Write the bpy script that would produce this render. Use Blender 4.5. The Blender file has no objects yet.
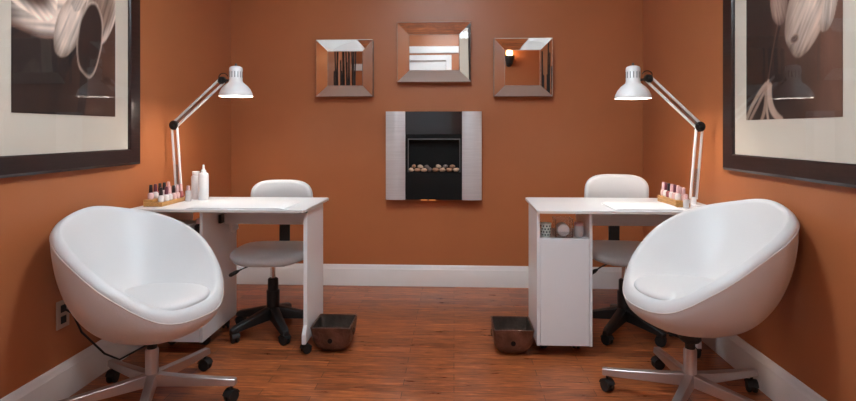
import bpy, bmesh, math, random
from math import sin, cos, pi, radians, sqrt
from mathutils import Vector, Matrix, noise
random.seed(7)
S = bpy.context.scene
C = S.collection

# ------------------------------------------------------------------ camera, world, exposure
cam_d = bpy.data.cameras.new('camera')
cam_d.sensor_width = 36.0
cam_d.lens = 550 / 856 * 36
cam_d.shift_y = (131 - 200.5) / 856
cam_d.clip_start = 0.05
cam = bpy.data.objects.new('camera', cam_d)
C.objects.link(cam)
cam.location = (0, 0, 1.15)
cam.rotation_euler = (pi / 2, 0, radians(2.706))
S.camera = cam
S.view_settings.view_transform = 'Standard'
S.view_settings.look = 'None'
S.view_settings.gamma = 1.0
S.view_settings.use_curve_mapping = False
S.view_settings.exposure = 0.88
w = bpy.data.worlds.new('world')
S.world = w
w.use_nodes = True
w.node_tree.nodes['Background'].inputs[0].default_value = (0.9, 0.95, 1.0, 1)
w.node_tree.nodes['Background'].inputs[1].default_value = 0.3
PANEL_POWER = 28.0      # diffusers of the ceiling light and the added fill

# room: camera at the origin, back wall at Y = D
D = 4.08
XL, XR = -1.682, 1.377
YR = -0.9
ZC = 2.6

# ------------------------------------------------------------------ materials
def principled(name):
    m = bpy.data.materials.new(name)
    m.use_nodes = True
    nt = m.node_tree
    return m, nt, nt.nodes['Principled BSDF']

def mat(name, col, rough=0.5, metal=0.0, bump=0.0, bscale=60.0, var=0.0, vscale=6.0, coat=0.0, spec=0.5, emit=None, estr=0.0, stretch=(1, 1, 1), trans=0.0):
    m, nt, p = principled(name)
    p.inputs['Base Color'].default_value = (*col, 1)
    p.inputs['Roughness'].default_value = rough
    p.inputs['Metallic'].default_value = metal
    p.inputs['Coat Weight'].default_value = coat
    p.inputs['Specular IOR Level'].default_value = spec
    p.inputs['Transmission Weight'].default_value = trans
    if emit:
        p.inputs['Emission Color'].default_value = (*emit, 1)
        p.inputs['Emission Strength'].default_value = estr
    tc = nt.nodes.new('ShaderNodeTexCoord')
    mp = nt.nodes.new('ShaderNodeMapping')
    mp.inputs['Scale'].default_value = stretch
    nt.links.new(tc.outputs['Object'], mp.inputs[0])
    if var > 0:
        n = nt.nodes.new('ShaderNodeTexNoise')
        n.inputs['Scale'].default_value = vscale
        n.inputs['Detail'].default_value = 5
        nt.links.new(mp.outputs[0], n.inputs[0])
        r = nt.nodes.new('ShaderNodeValToRGB')
        r.color_ramp.elements[0].position = 0.3
        r.color_ramp.elements[1].position = 0.7
        r.color_ramp.elements[0].color = (*[c * (1 - var) for c in col], 1)
        r.color_ramp.elements[1].color = (*[min(1, c * (1 + var)) for c in col], 1)
        nt.links.new(n.outputs[0], r.inputs[0])
        nt.links.new(r.outputs[0], p.inputs['Base Color'])
    if bump > 0:
        n2 = nt.nodes.new('ShaderNodeTexNoise')
        n2.inputs['Scale'].default_value = bscale
        n2.inputs['Detail'].default_value = 4
        nt.links.new(mp.outputs[0], n2.inputs[0])
        b = nt.nodes.new('ShaderNodeBump')
        b.inputs['Strength'].default_value = bump
        b.inputs['Distance'].default_value = 0.01
        nt.links.new(n2.outputs[0], b.inputs['Height'])
        nt.links.new(b.outputs[0], p.inputs['Normal'])
    return m

M = {}
M['wall'] = mat('terracotta_paint', (0.43, 0.143, 0.053), 0.38, bump=0.05, bscale=140, var=0.03, vscale=3, spec=0.4)
M['ceiling'] = mat('ceiling_paint', (0.88, 0.86, 0.84), 0.8, bump=0.05, bscale=80)
M['trim'] = mat('white_trim_paint', (0.80, 0.77, 0.76), 0.35, var=0.02, bump=0.02)
M['leather'] = mat('white_leather', (0.68, 0.675, 0.68), 0.42, bump=0.06, bscale=170, var=0.012, vscale=4)
M['shell'] = mat('white_leather_shell', (0.68, 0.665, 0.665), 0.40, bump=0.06, bscale=170, var=0.02, vscale=4)
M['piping'] = mat('piping', (0.62, 0.55, 0.52), 0.5)
M['laminate'] = mat('white_laminate', (0.83, 0.84, 0.86), 0.3, var=0.01, vscale=3)
M['edge'] = mat('laminate_edge', (0.66, 0.60, 0.57), 0.45)
M['towel'] = mat('white_towel', (0.86, 0.85, 0.86), 0.9, bump=0.35, bscale=260)
M['silver'] = mat('satin_silver', (0.58, 0.53, 0.53), 0.33, metal=0.85, bump=0.02, bscale=40)
M['chrome'] = mat('chrome', (0.75, 0.72, 0.70), 0.12, metal=1.0)
M['black'] = mat('black_plastic', (0.014, 0.013, 0.013), 0.42, bump=0.05, bscale=200)
M['rubber'] = mat('black_rubber', (0.010, 0.010, 0.010), 0.6)
M['frame'] = mat('dark_espresso_wood', (0.020, 0.010, 0.010), 0.28, bump=0.08, bscale=30, var=0.35, vscale=8, stretch=(1, 1, 12), coat=0.3)
M['board'] = mat('mat_board', (0.70, 0.63, 0.53), 0.85, bump=0.03, bscale=300)
M['lampwhite'] = mat('white_enamel', (0.86, 0.85, 0.85), 0.3, coat=0.3)
M['bamboo'] = mat('honey_wood', (0.56, 0.28, 0.085), 0.4, var=0.25, vscale=9, stretch=(18, 1.5, 18))
M['bottlewhite'] = mat('white_bottle_plastic', (0.85, 0.84, 0.84), 0.3)
M['clearwhite'] = mat('frosted_clear_plastic', (0.82, 0.78, 0.78), 0.2, trans=0.35)
M['clearplastic'] = mat('clear_plastic', (0.95, 0.95, 0.97), 0.05, trans=0.95)
M['pinkcap'] = mat('pale_pink_cap', (0.66, 0.40, 0.40), 0.35)
M['darkcap'] = mat('dark_cap', (0.018, 0.010, 0.012), 0.3)
M['plumcap'] = mat('plum_cap', (0.13, 0.03, 0.05), 0.3)
M['steel'] = mat('brushed_steel', (0.72, 0.73, 0.75), 0.40, metal=0.7, bump=0.10, bscale=14, stretch=(1, 1, 30), var=0.06, vscale=5)
M['glassblack'] = mat('black_glass', (0.012, 0.014, 0.018), 0.12, coat=0.4)
M['blackmatte'] = mat('matte_black', (0.005, 0.005, 0.005), 0.6, spec=0.2)
M['greymetal'] = mat('grey_metal_line', (0.16, 0.16, 0.16), 0.4, metal=0.6)
M['mirror'] = mat('mirror_glass', (0.86, 0.85, 0.83), 0.015, metal=1.0)
M['mirroredge'] = mat('polished_mirror_edge', (0.80, 0.77, 0.73), 0.12, metal=0.9)
M['mirrorback'] = mat('mirror_backing', (0.03, 0.014, 0.01), 0.6)
M['copper'] = mat('hammered_copper', (0.17, 0.10, 0.075), 0.34, metal=0.75, bump=0.8, bscale=55, var=0.45, vscale=12)
M['copperin'] = mat('hammered_copper_inside', (0.11, 0.085, 0.07), 0.3, metal=0.6, bump=0.5, bscale=55, var=0.5, vscale=10)
M['stone1'] = mat('pebble_cream', (0.60, 0.42, 0.30), 0.55, var=0.2, vscale=30)
M['stone2'] = mat('pebble_tan', (0.42, 0.22, 0.13), 0.55, var=0.25, vscale=30)
M['stone3'] = mat('pebble_grey', (0.20, 0.16, 0.15), 0.55, var=0.2, vscale=30)
M['ember'] = mat('ember_reflection_glow', (0.6, 0.2, 0.05), 0.5, emit=(1.0, 0.32, 0.08), estr=0.8)
M['outlet'] = mat('almond_plastic', (0.46, 0.34, 0.27), 0.4)
M['mint'] = mat('mint_white_plastic', (0.72, 0.80, 0.76), 0.4)
M['teal'] = mat('dark_teal_dot', (0.02, 0.07, 0.07), 0.5)
M['branch'] = mat('dark_willow', (0.018, 0.010, 0.008), 0.7, var=0.3)
M['vase'] = mat('dark_vase', (0.03, 0.02, 0.018), 0.25, coat=0.4)
M['bulb'] = mat('lit_bulb', (1, 1, 1), 0.4, emit=(1.0, 0.90, 0.78), estr=110.0)
M['diffuser'] = mat('lit_diffuser', (0.9, 0.9, 0.9), 0.6, emit=(0.77, 0.93, 1.03), estr=PANEL_POWER)

M['fill_diffuser'] = mat('lit_fill_diffuser', (0.9, 0.9, 0.9), 0.6, emit=(0.77, 0.93, 1.03), estr=PANEL_POWER * 0.72)  # for the added fill light behind the camera

# glass of the pictures: clear with a reflection that follows the angle
def pane_material():
    m = bpy.data.materials.new('picture_glass')
    m.use_nodes = True
    nt = m.node_tree
    nt.nodes.clear()
    o = nt.nodes.new('ShaderNodeOutputMaterial')
    mx = nt.nodes.new('ShaderNodeMixShader')
    fr = nt.nodes.new('ShaderNodeFresnel'); fr.inputs[0].default_value = 1.42
    tr = nt.nodes.new('ShaderNodeBsdfTransparent')
    gl = nt.nodes.new('ShaderNodeBsdfGlossy'); gl.inputs['Roughness'].default_value = 0.01
    ge = nt.nodes.new('ShaderNodeNewGeometry')
    sb = nt.nodes.new('ShaderNodeMath'); sb.operation = 'SUBTRACT'; sb.inputs[0].default_value = 1.0
    ml = nt.nodes.new('ShaderNodeMath'); ml.operation = 'MULTIPLY'
    nt.links.new(ge.outputs['Backfacing'], sb.inputs[1])
    nt.links.new(fr.outputs[0], ml.inputs[0]); nt.links.new(sb.outputs[0], ml.inputs[1])
    nt.links.new(ml.outputs[0], mx.inputs[0])
    nt.links.new(tr.outputs[0], mx.inputs[1])
    nt.links.new(gl.outputs[0], mx.inputs[2])
    nt.links.new(mx.outputs[0], o.inputs[0])
    return m
M['pane'] = pane_material()

def floor_material():
    m, nt, p = principled('hardwood')
    L = nt.links.new
    N = nt.nodes.new
    tc = N('ShaderNodeTexCoord')
    br = N('ShaderNodeTexBrick')
    br.offset = 0.37
    br.inputs['Scale'].default_value = 1.0
    br.inputs['Brick Width'].default_value = 0.62
    br.inputs['Row Height'].default_value = 0.062
    br.inputs['Mortar Size'].default_value = 0.0012
    br.inputs['Mortar Smooth'].default_value = 0.2
    br.inputs['Bias'].default_value = 0.0
    br.inputs['Color1'].default_value = (0.0, 0, 0, 1)
    br.inputs['Color2'].default_value = (1, 1, 1, 1)
    br.inputs['Mortar'].default_value = (0.3, 0.3, 0.3, 1)
    L(tc.outputs['Object'], br.inputs[0])
    mp = N('ShaderNodeMapping'); mp.inputs['Scale'].default_value = (2.2, 17, 1)
    L(tc.outputs['Object'], mp.inputs[0])
    n1 = N('ShaderNodeTexNoise'); n1.inputs['Scale'].default_value = 3.4; n1.inputs['Detail'].default_value = 8; n1.inputs['Roughness'].default_value = 0.62; n1.inputs['Distortion'].default_value = 0.8
    L(mp.outputs[0], n1.inputs[0])
    add = N('ShaderNodeMath'); add.operation = 'MULTIPLY_ADD'
    L(br.outputs['Color'], add.inputs[0]); add.inputs[1].default_value = 0.16
    L(n1.outputs[0], add.inputs[2])
    r = N('ShaderNodeValToRGB')
    e = r.color_ramp.elements
    e[0].position = 0.33; e[0].color = (0.12, 0.026, 0.010, 1)
    e[1].position = 0.84; e[1].color = (0.68, 0.225, 0.068, 1)
    x = e.new(0.54); x.color = (0.28, 0.078, 0.026, 1)
    x = e.new(0.68); x.color = (0.42, 0.120, 0.038, 1)
    L(add.outputs[0], r.inputs[0])
    mx = N('ShaderNodeMix'); mx.data_type = 'RGBA'
    L(br.outputs['Fac'], mx.inputs[0]); L(r.outputs[0], mx.inputs[6]); mx.inputs[7].default_value = (0.03, 0.008, 0.005, 1)
    L(mx.outputs[2], p.inputs['Base Color'])
    p.inputs['Roughness'].default_value = 0.30
    rr = N('ShaderNodeMapRange'); rr.inputs[3].default_value = 0.2; rr.inputs[4].default_value = 0.42
    L(n1.outputs[0], rr.inputs[0]); L(rr.outputs[0], p.inputs['Roughness'])
    b = N('ShaderNodeBump'); b.inputs['Strength'].default_value = 0.16; b.inputs['Distance'].default_value = 0.004
    L(add.outputs[0], b.inputs['Height']); L(b.outputs[0], p.inputs['Normal'])
    return m
M['floor'] = floor_material()

def art_material():
    m, nt, p = principled('sepia_print')
    at = nt.nodes.new('ShaderNodeVertexColor'); at.layer_name = 'art'
    n = nt.nodes.new('ShaderNodeTexNoise'); n.inputs['Scale'].default_value = 9; n.inputs['Detail'].default_value = 6
    r = nt.nodes.new('ShaderNodeValToRGB')
    r.color_ramp.elements[0].color = (0.72, 0.72, 0.72, 1); r.color_ramp.elements[0].position = 0.3
    r.color_ramp.elements[1].color = (1.25, 1.2, 1.2, 1); r.color_ramp.elements[1].position = 0.7
    tc = nt.nodes.new('ShaderNodeTexCoord')
    mp = nt.nodes.new('ShaderNodeMapping'); mp.inputs['Scale'].default_value = (1, 1, 0.35)
    nt.links.new(tc.outputs['Object'], mp.inputs[0]); nt.links.new(mp.outputs[0], n.inputs[0]); nt.links.new(n.outputs[0], r.inputs[0])
    mx = nt.nodes.new('ShaderNodeMix'); mx.data_type = 'RGBA'; mx.blend_type = 'MULTIPLY'; mx.inputs[0].default_value = 0.8
    nt.links.new(at.outputs[0], mx.inputs[6]); nt.links.new(r.outputs[0], mx.inputs[7])
    nt.links.new(mx.outputs[2], p.inputs['Base Color'])
    p.inputs['Roughness'].default_value = 0.7
    return m
M['art'] = art_material()

# ------------------------------------------------------------------ mesh helpers
class MB:
    def __init__(s):
        s.v = []; s.f = []
    def add(s, vs, fs, T=None):
        b = len(s.v)
        for p in vs:
            p = Vector(p)
            s.v.append(T @ p if T else p)
        for f in fs:
            s.f.append([b + i for i in f])
        return s
    def box(s, x0, x1, y0, y1, z0, z1, T=None):
        vs = [(x0, y0, z0), (x1, y0, z0), (x1, y1, z0), (x0, y1, z0), (x0, y0, z1), (x1, y0, z1), (x1, y1, z1), (x0, y1, z1)]
        fs = [(0, 3, 2, 1), (4, 5, 6, 7), (0, 1, 5, 4), (1, 2, 6, 5), (2, 3, 7, 6), (3, 0, 4, 7)]
        return s.add(vs, fs, T)
    def loft(s, rings, cap0=True, cap1=True, closed=False, T=None):
        n = len(rings[0])
        vs = [p for r in rings for p in r]
        fs = []
        m = len(rings)
        for i in range(m if closed else m - 1):
            j = (i + 1) % m
            for k in range(n):
                fs.append((i * n + k, i * n + (k + 1) % n, j * n + (k + 1) % n, j * n + k))
        if not closed:
            if cap0: fs.append(tuple(reversed(range(n))))
            if cap1: fs.append(tuple((m - 1) * n + k for k in range(n)))
        return s.add(vs, fs, T)
    def lathe(s, prof, n=28, T=None, cap0=True, cap1=True):
        rings = [[(r * cos(2 * pi * k / n), r * sin(2 * pi * k / n), z) for k in range(n)] for r, z in prof]
        return s.loft(rings, cap0, cap1, T=T)
    def tube(s, pts, r, n=10, T=None):
        pts = [Vector(p) for p in pts]
        rs = r if isinstance(r, (list, tuple)) else [r] * len(pts)
        rings = []
        prev = None
        for i, p in enumerate(pts):
            d = (pts[min(i + 1, len(pts) - 1)] - pts[max(i - 1, 0)]).normalized()
            if prev is None:
                a = Vector((0, 0, 1)) if abs(d.z) < 0.9 else Vector((1, 0, 0))
                u = d.cross(a).normalized()
            else:
                u = (prev - d * prev.dot(d)).normalized()
            prev = u
            v = d.cross(u)
            rings.append([p + (u * cos(2 * pi * k / n) + v * sin(2 * pi * k / n)) * rs[i] for k in range(n)])
        return s.loft(rings, T=T)
    def ball(s, c, r, sc=(1, 1, 1), n=16, m=10, T=None):
        rings = []
        for i in range(m + 1):
            a = -pi / 2 + pi * (i * 0.98 + 0.01 * m) / m
            rings.append([(c[0] + r * sc[0] * cos(a) * cos(2 * pi * k / n), c[1] + r * sc[1] * cos(a) * sin(2 * pi * k / n), c[2] + r * sc[2] * sin(a)) for k in range(n)])
        return s.loft(rings, T=T)
    def prism(s, outline, z0, z1, T=None):
        return s.loft([[(x, y, z0) for x, y in outline], [(x, y, z1) for x, y in outline]], T=T)
    def build(s, name, m, parent=None, bevel=0.0, seg=2, smooth=35, sub=0):
        me = bpy.data.meshes.new(name)
        me.from_pydata([tuple(p) for p in s.v], [], s.f)
        bm = bmesh.new(); bm.from_mesh(me)
        bmesh.ops.recalc_face_normals(bm, faces=bm.faces)
        bm.to_mesh(me); bm.free()
        me.materials.append(m)
        if smooth:
            me.polygons.foreach_set('use_smooth', [True] * len(me.polygons))
            me.set_sharp_from_angle(angle=radians(smooth))
        o = bpy.data.objects.new(name, me)
        C.objects.link(o)
        if parent is not None:
            o.parent = parent
        if bevel > 0:
            b = o.modifiers.new('bevel', 'BEVEL'); b.width = bevel; b.segments = seg; b.limit_method = 'ANGLE'; b.angle_limit = radians(40)
            b.harden_normals = False
        if sub:
            d = o.modifiers.new('sub', 'SUBSURF'); d.levels = sub; d.render_levels = sub
        return o

def tag(o, label, cat, group=None):
    o['label'] = label; o['category'] = cat
    if group: o['group'] = group
    return o
def thing(name, label, cat, loc=(0, 0, 0), rz=0.0, group=None):
    o = bpy.data.objects.new(name, None)
    o.empty_display_size = 0.05
    C.objects.link(o)
    o.location = loc; o.rotation_euler = (0, 0, rz)
    return tag(o, label, cat, group)
def struct(o):
    o['kind'] = 'structure'
    return o
def copy_tree(o, parent=None):
    c = o.copy(); C.objects.link(c)
    if parent is not None: c.parent = parent
    for ch in list(o.children): copy_tree(ch, c)
    return c
def align(p, d):
    d = Vector(d).normalized()
    return Matrix.Translation(Vector(p)) @ d.to_track_quat('Z', 'Y').to_matrix().to_4x4()
def rotz(a): return Matrix.Rotation(a, 4, 'Z')
def T3(x, y, z): return Matrix.Translation((x, y, z))
def rrect(w, h, r, n=6, cx=0, cy=0):
    pts = []
    for sx, sy, a0 in ((1, 1, 0), (-1, 1, 90), (-1, -1, 180), (1, -1, 270)):
        for k in range(n + 1):
            a = radians(a0 + 90 * k / n)
            pts.append((cx + sx * (w / 2 - r) + r * cos(a), cy + sy * (h / 2 - r) + r * sin(a)))
    return pts

# ------------------------------------------------------------------ room
struct(MB().box(XL - 0.1, XR + 0.1, YR - 0.1, D + 0.1, -0.1, 0).build('floor', M['floor'], smooth=0))
struct(MB().box(XL - 0.1, XR + 0.1, YR - 0.1, D + 0.1, ZC, ZC + 0.1).build('ceiling', M['ceiling'], smooth=0))
struct(MB().box(XL - 0.1, XR + 0.1, D, D + 0.1, 0, ZC).build('wall_back', M['wall'], smooth=0))
struct(MB().box(XL - 0.1, XL, YR, D, 0, ZC).build('wall_left', M['wall'], smooth=0))
struct(MB().box(XR, XR + 0.1, YR, D, 0, ZC).build('wall_right', M['wall'], smooth=0))
DX0, DX1, DH = -0.98, -0.13, 2.02
mb = MB()
mb.box(XL - 0.1, DX0, YR - 0.1, YR, 0, ZC); mb.box(DX1, XR + 0.1, YR - 0.1, YR, 0, ZC); mb.box(DX0, DX1, YR - 0.1, YR, DH, ZC)
struct(mb.build('wall_front', M['wall'], smooth=0))

BP = [(0, 0), (0.020, 0), (0.020, 0.108), (0.017, 0.116), (0.017, 0.122), (0.013, 0.128), (0.011, 0.140), (0.007, 0.150), (0.004, 0.155), (0, 0.155)]
def run(name, p0, p1, inward):
    p0 = Vector(p0); p1 = Vector(p1); n = Vector(inward)
    rings = [[p + n * a + Vector((0, 0, b)) for a, b in BP] for p in (p0, p1)]
    return struct(MB().loft(rings).build(name, M['trim'], smooth=30))
run('baseboard_back', (XL, D, 0), (XR, D, 0), (0, -1, 0))
run('baseboard_left', (XL, YR, 0), (XL, D - 0.02, 0), (1, 0, 0))
run('baseboard_right', (XR, YR, 0), (XR, D - 0.02, 0), (-1, 0, 0))
run('baseboard_front', (DX1 + 0.1, YR, 0), (XR - 0.02, YR, 0), (0, 1, 0))

# door behind the camera, seen in the middle mirror, and the white rail above it
mb = MB()
mb.box(DX0 - 0.09, DX0, YR, YR + 0.02, 0, DH + 0.09); mb.box(DX1, DX1 + 0.09, YR, YR + 0.02, 0, DH + 0.09); mb.box(DX0, DX1, YR, YR + 0.02, DH, DH + 0.09)
struct(mb.build('trim_1', M['trim'], bevel=0.004))
struct(MB().box(XL, 0.22, YR, YR + 0.035, 2.14, 2.25).build('trim_2', M['trim'], bevel=0.006))
door = struct(MB().box(DX0 + 0.004, DX1 - 0.004, YR - 0.06, YR - 0.02, 0.008, DH - 0.004).build('door_1', M['trim'], bevel=0.003))
for (x0, x1, z0, z1) in ((-0.87, -0.60, 1.12, 1.88), (-0.51, -0.24, 1.12, 1.88), (-0.87, -0.60, 0.2, 0.98), (-0.51, -0.24, 0.2, 0.98)):
    MB().box(x0, x1, YR - 0.022, YR - 0.010, z0, z1).build('door_panel', M['trim'], door, bevel=0.008)
mb = MB(); mb.lathe([(0.026, 0), (0.026, 0.006), (0.010, 0.010), (0.010, 0.035), (0.024, 0.045), (0.027, 0.058), (0.015, 0.070)], T=align((-0.19, YR - 0.02, 1.0), (0, 1, 0)))
mb.build('door_handle', M['chrome'], door)

# ------------------------------------------------------------------ ceiling light and added fill light
for i, (x, y, lab) in enumerate([(-0.15, 1.95, 'square frosted ceiling light hanging above the two white tub chairs'), (-0.15, 0.10, 'square frosted fill light added nearest the door')]):  # second one is an unseen lamp added as frontal fill
    t = thing('ceiling_light', lab, 'ceiling light', (x, y, ZC), 0, 'square ceiling lights')
    MB().box(-0.09, 0.09, -0.09, 0.09, -0.025, 0).build('ceiling_plate', M['trim'], t, bevel=0.004)
    MB().lathe([(0.012, -0.10), (0.012, -0.02)]).build('stem', M['chrome'], t)
    MB().box(-0.19, 0.19, -0.19, 0.19, -0.150, -0.085).build('diffuser', M['diffuser' if i == 0 else 'fill_diffuser'], t, bevel=0.02)

# ------------------------------------------------------------------ framed pictures
def wavy(p, s=4.0): return noise.noise(Vector((p[0] * s, p[1] * s, 3.1)))
def ell(u, h, cu, ch, a, b, ang):
    c, s_ = cos(radians(ang)), sin(radians(ang))
    x, y = u - cu, h - ch
    X, Y = x * c + y * s_, -x * s_ + y * c
    return X / a, Y / b
def sm(x, a, b):
    t = max(0, min(1, (x - a) / (b - a)))
    return t * t * (3 - 2 * t)
def lerp(c, d, t): return tuple(p + (q - p) * t for p, q in zip(c, d))
def seg(u, h, x0, y0, x1, y1, bow=0.0):
    dx, dy = x1 - x0, y1 - y0
    L = dx * dx + dy * dy
    t = max(0, min(1, ((u - x0) * dx + (h - y0) * dy) / L))
    nx, ny = -dy / sqrt(L), dx / sqrt(L)
    b = bow * 4 * t * (1 - t)
    return sqrt((u - x0 - dx * t - nx * b) ** 2 + (h - y0 - dy * t - ny * b) ** 2)
CREAM = (0.80, 0.66, 0.56); DARK = (0.008, 0.004, 0.003); MID = (0.075, 0.032, 0.020)
def petal(col, u, h, cu, ch, a, b, ang, inner, edge, streak=0.2, ew=0.22):
    X, Y = ell(u, h, cu, ch, a, b, ang)
    r = sqrt(X * X + Y * Y) + 0.10 * noise.noise(Vector((X * 1.7, Y * 1.7, cu * 9)))
    if r > 1.04: return col
    k = lerp(inner, edge, sm(r, 1 - ew * 2, 1.0))
    st = 1 + streak * noise.noise(Vector((X * 1.0, Y * 7, cu * 5))) + streak * 0.6 * X
    k = tuple(max(0.0, q * st) for q in k)
    return lerp(k, col, sm(r, 0.97, 1.04))
def art_left(u, h):
    n = noise.noise(Vector((u * 3, h * 3, 1)))
    c = lerp(DARK, MID, sm(u + 0.35 * n, 0.25, 1.0) * 0.9 + 0.15)
    d = seg(u, h, 0.30, 0.0, 0.62, 0.62, 0.02); c = lerp((0.012, 0.006, 0.005), c, sm(d, 0.035, 0.05))
    d = seg(u, h, 0.60, 0.0, 0.58, 0.72, -0.05); c = lerp((0.012, 0.006, 0.005), c, sm(d, 0.035, 0.05))
    c = petal(c, u, h, 0.30, 0.68, 0.44, 0.20, 8, CREAM, (0.16, 0.08, 0.055), 0.7)
    c = petal(c, u, h, 0.08, 0.86, 0.34, 0.20, -35, (0.10, 0.05, 0.035), CREAM, 0.7)
    c = petal(c, u, h, 0.50, 0.62, 0.25, 0.12, 62, CREAM, (0.45, 0.33, 0.26), 0.5)
    c = petal(c, u, h, 0.84, 0.80, 0.34, 0.16, 66, (0.30, 0.20, 0.15), CREAM, 0.9)
    c = petal(c, u, h, 0.71, 0.55, 0.28, 0.135, 80, (0.022, 0.010, 0.008), (0.55, 0.42, 0.34), 0.3, 0.07)
    c = petal(c, u, h, 0.66, 0.97, 0.27, 0.10, 60, (0.66, 0.55, 0.47), CREAM, 0.4)
    return c
def art_right(u, h):
    n = noise.noise(Vector((u * 2.5, h * 2.5, 8)))
    c = lerp(DARK, (0.15, 0.07, 0.045), sm(u + 0.5 * n, 0.15, 1.15))
    for (x0, y0, x1, y1, b, wd, col) in ((0.24, 0.08, 0.42, 0.70, 0.01, 0.006, (0.10, 0.055, 0.04)), (0.28, 0.10, 0.46, 0.72, 0.03, 0.008, (0.012, 0.006, 0.005)),
                                         (0.0, 0.0, 0.25, 0.24, 0.02, 0.012, (0.36, 0.26, 0.20)), (0.05, 0.0, 0.26, 0.22, 0.0, 0.008, (0.30, 0.20, 0.16)),
                                         (0.28, 0.0, 0.28, 0.26, 0.02, 0.007, (0.36, 0.26, 0.20)), (0.42, 0.0, 0.30, 0.22, 0.05, 0.024, (0.44, 0.32, 0.25)), (0.20, 0.0, 0.25, 0.2, -0.02, 0.012, (0.30, 0.20, 0.15))):
        d = seg(u, h, x0, y0, x1, y1, b); c = lerp(col, c, sm(d, wd, wd + 0.012))
    c = petal(c, u, h, 0.40, 0.76, 0.14, 0.09, 105, (0.36, 0.24, 0.19), (0.22, 0.13, 0.10), 0.6)
    c = petal(c, u, h, 0.72, 0.70, 0.34, 0.20, 60, (0.56, 0.43, 0.35), (0.38, 0.27, 0.21), 0.55)
    c = petal(c, u, h, 0.88, 0.70, 0.20, 0.09, 80, (0.62, 0.50, 0.42), (0.46, 0.34, 0.27), 0.5)
    c = petal(c, u, h, 0.67, 0.60, 0.20, 0.14, 55, (0.60, 0.47, 0.39), (0.48, 0.36, 0.29), 0.5)
    c = petal(c, u, h, 0.57, 0.50, 0.045, 0.03, 10, (0.12, 0.07, 0.05), (0.40, 0.28, 0.22), 0.1)
    return c

def picture(side, label, fn, z0):
    sx = 1 if side == 'left' else -1
    x = XL if side == 'left' else XR
    t = thing('framed_picture', label, 'picture', (x, 2.29, z0), 0, None)
    Wd, Ht, fw = 1.08, 1.38, 0.080
    def X(a): return sx * a
    prof = [(0, 0.001), (0, 0.026), (0.012, 0.034), (0.040, 0.030), (0.070, 0.022), (fw - 0.006, 0.022), (fw, 0.016), (fw, 0.001)]
    corners = [(-Wd / 2, 0, 1, 1), (Wd / 2, 0, -1, 1), (Wd / 2, Ht, -1, -1), (-Wd / 2, Ht, 1, -1)]
    rings = [[(X(b), cy + sy_ * a, cz + sz_ * a) for a, b in prof] for cy, cz, sy_, sz_ in corners]
    MB().loft(rings, closed=True).build('frame', M['frame'], t, smooth=25)
    MB().box(*sorted((X(0.002), X(0.008))), -Wd / 2 + 0.05, Wd / 2 - 0.05, 0.05, Ht - 0.05).build('mat_board', M['board'], t, smooth=0)
    # print, a grid with the sepia flowers as its own colours
    PW, PZ0, PZ1 = 0.64, 0.243, 1.17
    nu, nv = 120, 170
    vs = []; cols = []
    for j in range(nv + 1):
        for i in range(nu + 1):
            u = i / nu; z = PZ0 + (PZ1 - PZ0) * j / nv
            yy = 0.033 + ((-PW / 2 + PW * u) if side == 'left' else (PW / 2 - PW * u))
            vs.append((X(0.0095), yy, z)); cols.append(fn(u, (z - PZ0) / PW))
    fs = [(j * (nu + 1) + i, j * (nu + 1) + i + 1, (j + 1) * (nu + 1) + i + 1, (j + 1) * (nu + 1) + i) for j in range(nv) for i in range(nu)]
    o = MB().add(vs, fs).build('print', M['art'], t, smooth=0)
    ca = o.data.color_attributes.new('art', 'FLOAT_COLOR', 'POINT')
    for k, c in enumerate(cols): ca.data[k].color = (*c, 1)
    a_, b_ = (-Wd / 2 + 0.08), (Wd / 2 - 0.08)
    pf = (0, 1, 2, 3) if side == 'left' else (3, 2, 1, 0)
    gp = MB().add([(X(0.0145), a_, 0.08), (X(0.0145), b_, 0.08), (X(0.0145), b_, Ht - 0.08), (X(0.0145), a_, Ht - 0.08)], [pf]).build('glass_pane', M['pane'], t, smooth=0)
    me_ = gp.data
    if me_.polygons[0].normal.x * sx < 0: me_.flip_normals()
    return t
picture('left', 'dark-framed sepia print of drooping lily petals on the left wall', art_left, 0.977)
picture('right', 'dark-framed sepia print of a pale hanging tulip on the right wall', art_right, 0.957)

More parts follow.
